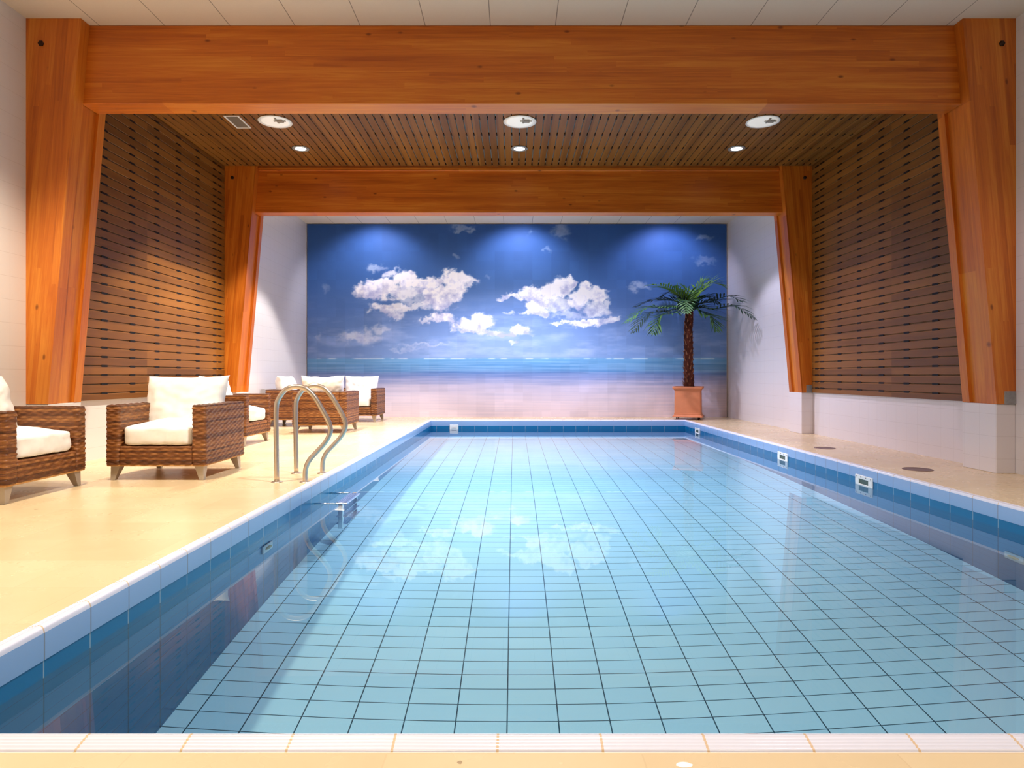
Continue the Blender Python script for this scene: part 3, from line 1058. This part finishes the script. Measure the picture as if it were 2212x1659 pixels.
# ------------------------------------------------------------------ handrails and ladder
def rail(y, label):
    pts = [(-1.979, 0.0), (-1.983, 0.30), (-1.985, 0.60), (-1.962, 0.70), (-1.90, 0.775), (-1.81, 0.797), (-1.73, 0.775), (-1.665, 0.71), (-1.61, 0.62), (-1.555, 0.52),
           (-1.533, 0.45), (-1.545, 0.385), (-1.585, 0.32), (-1.64, 0.26), (-1.70, 0.195), (-1.733, 0.13), (-1.742, 0.07), (-1.742, 0.0)]
    root = empty('pool_handrail', (-1.86, y, 0), 0, label, 'handrail', 'pair of curved steel handrails at the ladder')
    c = smooth_curve([(px + 1.86, 0, pz) for px, pz in pts], 6)
    MB().tube(c, 0.0205, 20).build('tube', M_STEEL, root, True)
    for px in (-1.979, -1.742):
        MB().lathe([(0.045, 0.0), (0.045, 0.004), (0.040, 0.008), (0.024, 0.012), (0.022, 0.012)], (px + 1.86, 0, 0), 28).build('base_flange', M_STEEL, root, True)
rail(5.42, 'curved steel handrail nearer the viewer at the pool edge')
rail(5.905, 'curved steel handrail farther from the viewer at the pool edge')

lad = empty('pool_ladder', (-1.43, 5.6, ZW), 0, 'steel ladder with ribbed treads standing in the water at the left pool wall', 'ladder')
for y in (-0.24, 0.24):
    MB().box(-0.02, 0.02, y - 0.012, y + 0.012, -0.82, 0.012, 0.004).build('side_rail', M_CHROME, lad)
    MB().tube([(-0.22, y, 0.004), (-0.035, y, 0.004)], 0.0042, 10).build('wall_rod', M_CHROME, lad, True)
for k in range(4):
    z = 0.006 - 0.235 * k
    t = MB().box(-0.045, 0.05, -0.228, 0.228, z - 0.022, z, 0.004)
    for r_ in range(5):
        t.box(-0.038 + r_ * 0.018, -0.030 + r_ * 0.018, -0.22, 0.22, z, z + 0.005)
    t.build('tread', M_CHROME, lad)

# ------------------------------------------------------------------ wall inlets of the pool
def inlet(loc, rz, label, w_=0.30, z0=-0.205, z1=-0.078):
    root = empty('pool_skimmer', (loc[0], loc[1], 0), rz, label, 'skimmer', 'white framed skimmer openings at the waterline')
    # local: x along the wall, -y into the pool
    f = MB()
    h = w_ / 2
    o0, o1 = z0 + 0.045, z1 - 0.035
    f.box(-h, h, -0.014, 0.0, o1, z1, 0.003)
    f.box(-h, h, -0.014, 0.0, z0, o0, 0.003)
    f.box(-h, -h + 0.065, -0.014, 0.0, o0, o1, 0.002)
    f.box(h - 0.065, h, -0.014, 0.0, o0, o1, 0.002)
    f.build('frame', M_WHITEP, root)
    MB().box(-h + 0.06, h - 0.06, -0.006, 0.0, o0 - 0.002, o1 + 0.002).build('flap', M_DARKGL, root)
    for xx in (-0.13, -0.045, 0.045, 0.13):
        MB().box(xx - 0.005, xx + 0.005, -0.016, -0.013, z1 - 0.020, z1 - 0.010).build('screw', M_COVER, root)
inlet((PX1, 6.256), -PI / 2, 'white framed skimmer in the right pool wall nearest the viewer')
inlet((PX1, 8.148), -PI / 2, 'white framed skimmer in the right pool wall, middle one')
inlet((PX1, 11.945), -PI / 2, 'white framed skimmer in the right pool wall nearest the palm')
root = empty('pool_inlet', (-1.19, PY1, 0), 0, 'small white square fitting in the far pool wall', 'pool fitting')
MB().box(-0.085, 0.085, -0.014, 0.0, -0.25, -0.085, 0.004).build('cover_plate', M_WHITEP, root)
MB().box(-0.05, 0.05, -0.018, -0.013, -0.150, -0.142).build('slot', M_COVER, root)

def uw_light(loc, rz, label):
    root = empty('underwater_light', loc, rz, label, 'underwater light', 'pale plates with oval lenses under water')
    MB().box(-0.085, 0.085, -0.012, 0.0, -0.085, 0.085, 0.004).build('face_plate', M_WHITEP, root)
    b = MB().lathe([(0.05, 0), (0.05, 0.006), (0.035, 0.012), (0.005, 0.014)], n=28, sy=0.62)
    o = b.build('lens', M_UWL, root, True, (0, -0.012, 0))
    o.rotation_euler = (PI / 2, 0, 0)
uw_light((PX0, 4.33, -0.49), PI / 2, 'pale underwater fitting in the left pool wall')
uw_light((PX1, 4.375, -0.86), -PI / 2, 'pale underwater fitting in the right pool wall')

for (x, y, r_, lab) in ((3.80, 7.96, 0.12, 'round bronze floor cover on the right deck, farther one'), (3.82, 6.16, 0.13, 'round bronze floor cover on the right deck, nearer one')):
    o = MB().lathe([(r_, 0.0), (r_, 0.003), (r_ - 0.006, 0.005), (r_ - 0.012, 0.003), (0.01, 0.003)], (0, 0, 0), 40).build('floor_cover', M_COVER, None, True, (x, y, 0))
    tag(o, lab, 'floor cover', 'round bronze floor covers')

# ------------------------------------------------------------------ potted palm
PXC, PYC = 3.55, 13.27
palm = empty('potted_palm', (PXC, PYC, 0), math.radians(0), 'tall potted palm tree with arching fronds in the right corner before the mural', 'palm')
def sq(mb, prof):
    V, F = [], []
    for h, z in prof:
        c = 0.012
        V += [(-h, -h + c, z), (-h + c, -h, z), (h - c, -h, z), (h, -h + c, z), (h, h - c, z), (h - c, h, z), (-h + c, h, z), (-h, h - c, z)]
    for j in range(len(prof) - 1):
        for k in range(8): F.append((j * 8 + k, j * 8 + (k + 1) % 8, (j + 1) * 8 + (k + 1) % 8, (j + 1) * 8 + k))
    F.append(tuple(range(8))[::-1])
    F.append(tuple(range((len(prof) - 1) * 8, len(prof) * 8)))
    return mb.add(V, F)
pot = sq(MB(), [(0.292, 0.052), (0.292, 0.068), (0.268, 0.092), (0.262, 0.10), (0.262, 0.125), (0.256, 0.13), (0.250, 0.58), (0.262, 0.60), (0.285, 0.625), (0.292, 0.63), (0.292, 0.668), (0.255, 0.668), (0.252, 0.62)]).build('planter', M_TERRA, palm)
pot.rotation_euler = (0, 0, math.radians(-19))
MB().box(-0.245, 0.245, -0.245, 0.245, 0.60, 0.635).build('soil', M_SOIL, pot)
for sx in (-1, 1):
    for sy in (-1, 1):
        b = MB().lathe([(0.026, -0.012), (0.026, 0.012)], (0, 0, 0), 16)
        o = b.build('castor_wheel', M_DARK, pot, True, (sx * 0.21, sy * 0.21, 0.027)); o.rotation_euler = (0, PI / 2, 0)
def trunk_mat():
    m = Mat('palm_trunk', 0.8, 0.2)
    n = m.noise(m.vmul(m.obj(), (14, 14, 6)), 1.0, 4)
    m.color(m.ramp(n, [(0.3, srgb(48, 22, 16)), (0.6, srgb(96, 46, 30)), (0.8, srgb(140, 84, 56))]))
    return m.m
M_TRUNK = trunk_mat()
M_STUB = plain('palm_stub', srgb(138, 88, 58), 0.7, 0.3, var=0.3, scale=30)
tp = [(0.02, 0, 0.60), (0.01, 0, 0.9), (0.0, 0, 1.2), (0.005, 0, 1.5), (0.0, 0, 1.8), (0.015, 0, 2.05), (0.02, 0, 2.30)]
tc = smooth_curve(tp, 10)
TV, TF = [], []
nn = 20
for i, p in enumerate(tc):
    t = i / (len(tc) - 1)
    for k in range(nn):
        a = 2 * PI * k / nn
        rr = (0.098 - 0.022 * t) * (1 + 0.10 * math.sin(i * 1.7 + (k % 4) * 1.5) + 0.06 * random.uniform(-1, 1))
        TV.append((p.x + rr * math.cos(a), p.y + rr * math.sin(a), p.z))
for i in range(len(tc) - 1):
    for k in range(nn): TF.append((i * nn + k, i * nn + (k + 1) % nn, (i + 1) * nn + (k + 1) % nn, (i + 1) * nn + k))
trunk = mesh_obj('trunk', TV, TF, M_TRUNK, palm, True)
st = MB()
for i in range(90):
    t = i / 90
    a = i * 2.399
    z = 0.66 + 1.45 * t
    rr = 0.092 - 0.02 * t
    bx_, by_ = math.cos(a), math.sin(a)
    L_ = random.uniform(0.035, 0.07)
    base = Vector((bx_ * rr, by_ * rr, z)); tip = Vector((bx_ * (rr + L_ * 0.6), by_ * (rr + L_ * 0.6), z + L_))
    tn = Vector((-by_, bx_, 0)) * 0.015
    q = Vector((0, 0, -0.02))
    V = [base - tn + q, base + tn + q, base + tn * 0.9 - q * 0.4, base - tn * 0.9 - q * 0.4, tip - tn * 0.25, tip + tn * 0.25]
    st.add(V, [(0, 1, 5, 4), (3, 4, 5, 2), (0, 4, 3), (1, 2, 5), (0, 3, 2, 1)])
st.build('leaf_stubs', M_STUB, trunk)

def leaf_mat(name, a, b):
    m = Mat(name, 0.5, 0.35)
    n = m.noise(m.obj(), 6, 2)
    m.color(m.ramp(n, [(0.35, a), (0.7, b)]))
    m.b.inputs['Subsurface Weight'].default_value = 0.0
    return m.m
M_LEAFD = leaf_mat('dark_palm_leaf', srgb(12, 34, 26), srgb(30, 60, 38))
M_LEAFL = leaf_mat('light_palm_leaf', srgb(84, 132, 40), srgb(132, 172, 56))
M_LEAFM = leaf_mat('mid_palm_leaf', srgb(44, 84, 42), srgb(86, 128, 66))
def frond(pts, mat, width, n=26, seed=0, droop=0.5):
    """points are offsets from the crown (palm local); leaflets on both sides of the midrib"""
    rs = random.Random(seed)
    c = smooth_curve(pts, 10)
    mb = MB()
    m_ = len(c)
    mb.tube(c, [0.011 * (1 - 0.85 * i / (m_ - 1)) for i in range(m_)], 6)
    for i in range(n):
        t = 0.16 + 0.84 * i / (n - 1)
        f = t * (m_ - 1); k = min(int(f), m_ - 2); fr = f - k
        p = c[k].lerp(c[k + 1], fr); d = (c[k + 1] - c[k]).normalized()
        side = d.cross(Vector((0, 0, 1)))
        if side.length < 0.2: side = d.cross(Vector((0, 1, 0)))
        side.normalize()
        upv = side.cross(d).normalized()
        ln = width * (math.sin(PI * min(1, 0.18 + 0.80 * t)) ** 0.6) * rs.uniform(0.8, 1.1)
        for s in (-1, 1):
            dirv = (side * s * 0.78 + d * (0.62 + 0.35 * t) + upv * rs.uniform(0.05, 0.3)).normalized()
            mid = p + dirv * ln * 0.55 + Vector((0, 0, -droop * ln * 0.10))
            tip = p + dirv * ln + Vector((0, 0, -droop * ln * rs.uniform(0.25, 0.5)))
            wv = (dirv.cross(upv)).normalized() * 0.019
            fold = upv * 0.004
            for q_ in (mid, tip):
                q_.x = min(q_.x, 0.93); q_.y = min(q_.y, 0.54)
            V = [p - wv * .5, p + fold, p + wv * .5, mid - wv, mid + fold, mid + wv, tip]
            F = [(0, 1, 4, 3), (1, 2, 5, 4), (3, 4, 6), (4, 5, 6)]
            mb.add(V, F)
    mb.build('frond', mat, palm, False)
C0 = Vector((0.02, 0, 2.28))
def wpt(px, py, D):
    """point of the palm read off its outline, relative to the palm's foot"""
    return Vector(((px - 1111) * D / 1405 - PXC, D - PYC, 0.89 - (py - 811) * D / 1405))
FR = [
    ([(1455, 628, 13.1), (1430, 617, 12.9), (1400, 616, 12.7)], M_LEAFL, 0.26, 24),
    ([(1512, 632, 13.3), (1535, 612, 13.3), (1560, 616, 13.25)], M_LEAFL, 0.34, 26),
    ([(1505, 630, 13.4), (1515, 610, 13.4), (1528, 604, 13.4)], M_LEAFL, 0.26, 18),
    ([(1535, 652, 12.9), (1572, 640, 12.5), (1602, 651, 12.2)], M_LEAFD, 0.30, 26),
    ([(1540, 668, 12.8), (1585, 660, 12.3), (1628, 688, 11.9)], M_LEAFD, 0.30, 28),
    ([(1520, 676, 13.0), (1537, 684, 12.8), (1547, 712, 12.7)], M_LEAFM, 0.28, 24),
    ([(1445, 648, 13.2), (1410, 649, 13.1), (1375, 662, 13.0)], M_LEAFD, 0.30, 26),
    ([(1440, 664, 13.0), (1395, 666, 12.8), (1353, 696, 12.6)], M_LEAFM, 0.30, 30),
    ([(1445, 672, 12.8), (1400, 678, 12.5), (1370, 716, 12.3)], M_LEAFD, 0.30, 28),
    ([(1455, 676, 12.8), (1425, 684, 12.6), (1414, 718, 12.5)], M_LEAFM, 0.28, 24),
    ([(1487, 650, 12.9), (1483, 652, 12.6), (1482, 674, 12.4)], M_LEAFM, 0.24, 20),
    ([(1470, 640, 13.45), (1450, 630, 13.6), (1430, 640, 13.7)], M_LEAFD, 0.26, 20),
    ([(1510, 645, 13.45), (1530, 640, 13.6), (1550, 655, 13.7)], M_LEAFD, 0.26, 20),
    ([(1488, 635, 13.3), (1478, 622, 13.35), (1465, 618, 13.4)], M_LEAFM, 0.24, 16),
]
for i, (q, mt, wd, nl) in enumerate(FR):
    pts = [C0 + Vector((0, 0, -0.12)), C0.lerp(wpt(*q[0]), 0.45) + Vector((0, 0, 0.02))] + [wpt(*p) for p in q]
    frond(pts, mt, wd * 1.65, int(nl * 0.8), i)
# short spear leaves in the heart of the crown
sp = MB()
for i in range(26):
    a = i * 2.4
    u = Vector((math.cos(a) * 0.55, math.sin(a) * 0.55, 0.9 - 0.03 * i)).normalized()
    L_ = 0.24 + 0.05 * (i % 4)
    b0 = C0 + Vector((0, 0, -0.12)) + u * 0.03
    sd = u.cross(Vector((0, 0, 1))).normalized() * 0.02
    tip = b0 + u * L_ + Vector((0, 0, -0.03))
    sp.add([b0 - sd, b0 + sd, b0 + u * L_ * 0.5 + sd * 1.2, b0 + u * L_ * 0.5 - sd * 1.2, tip], [(0, 1, 2, 3), (3, 2, 4)])
sp.build('crown_spears', M_LEAFD, palm)
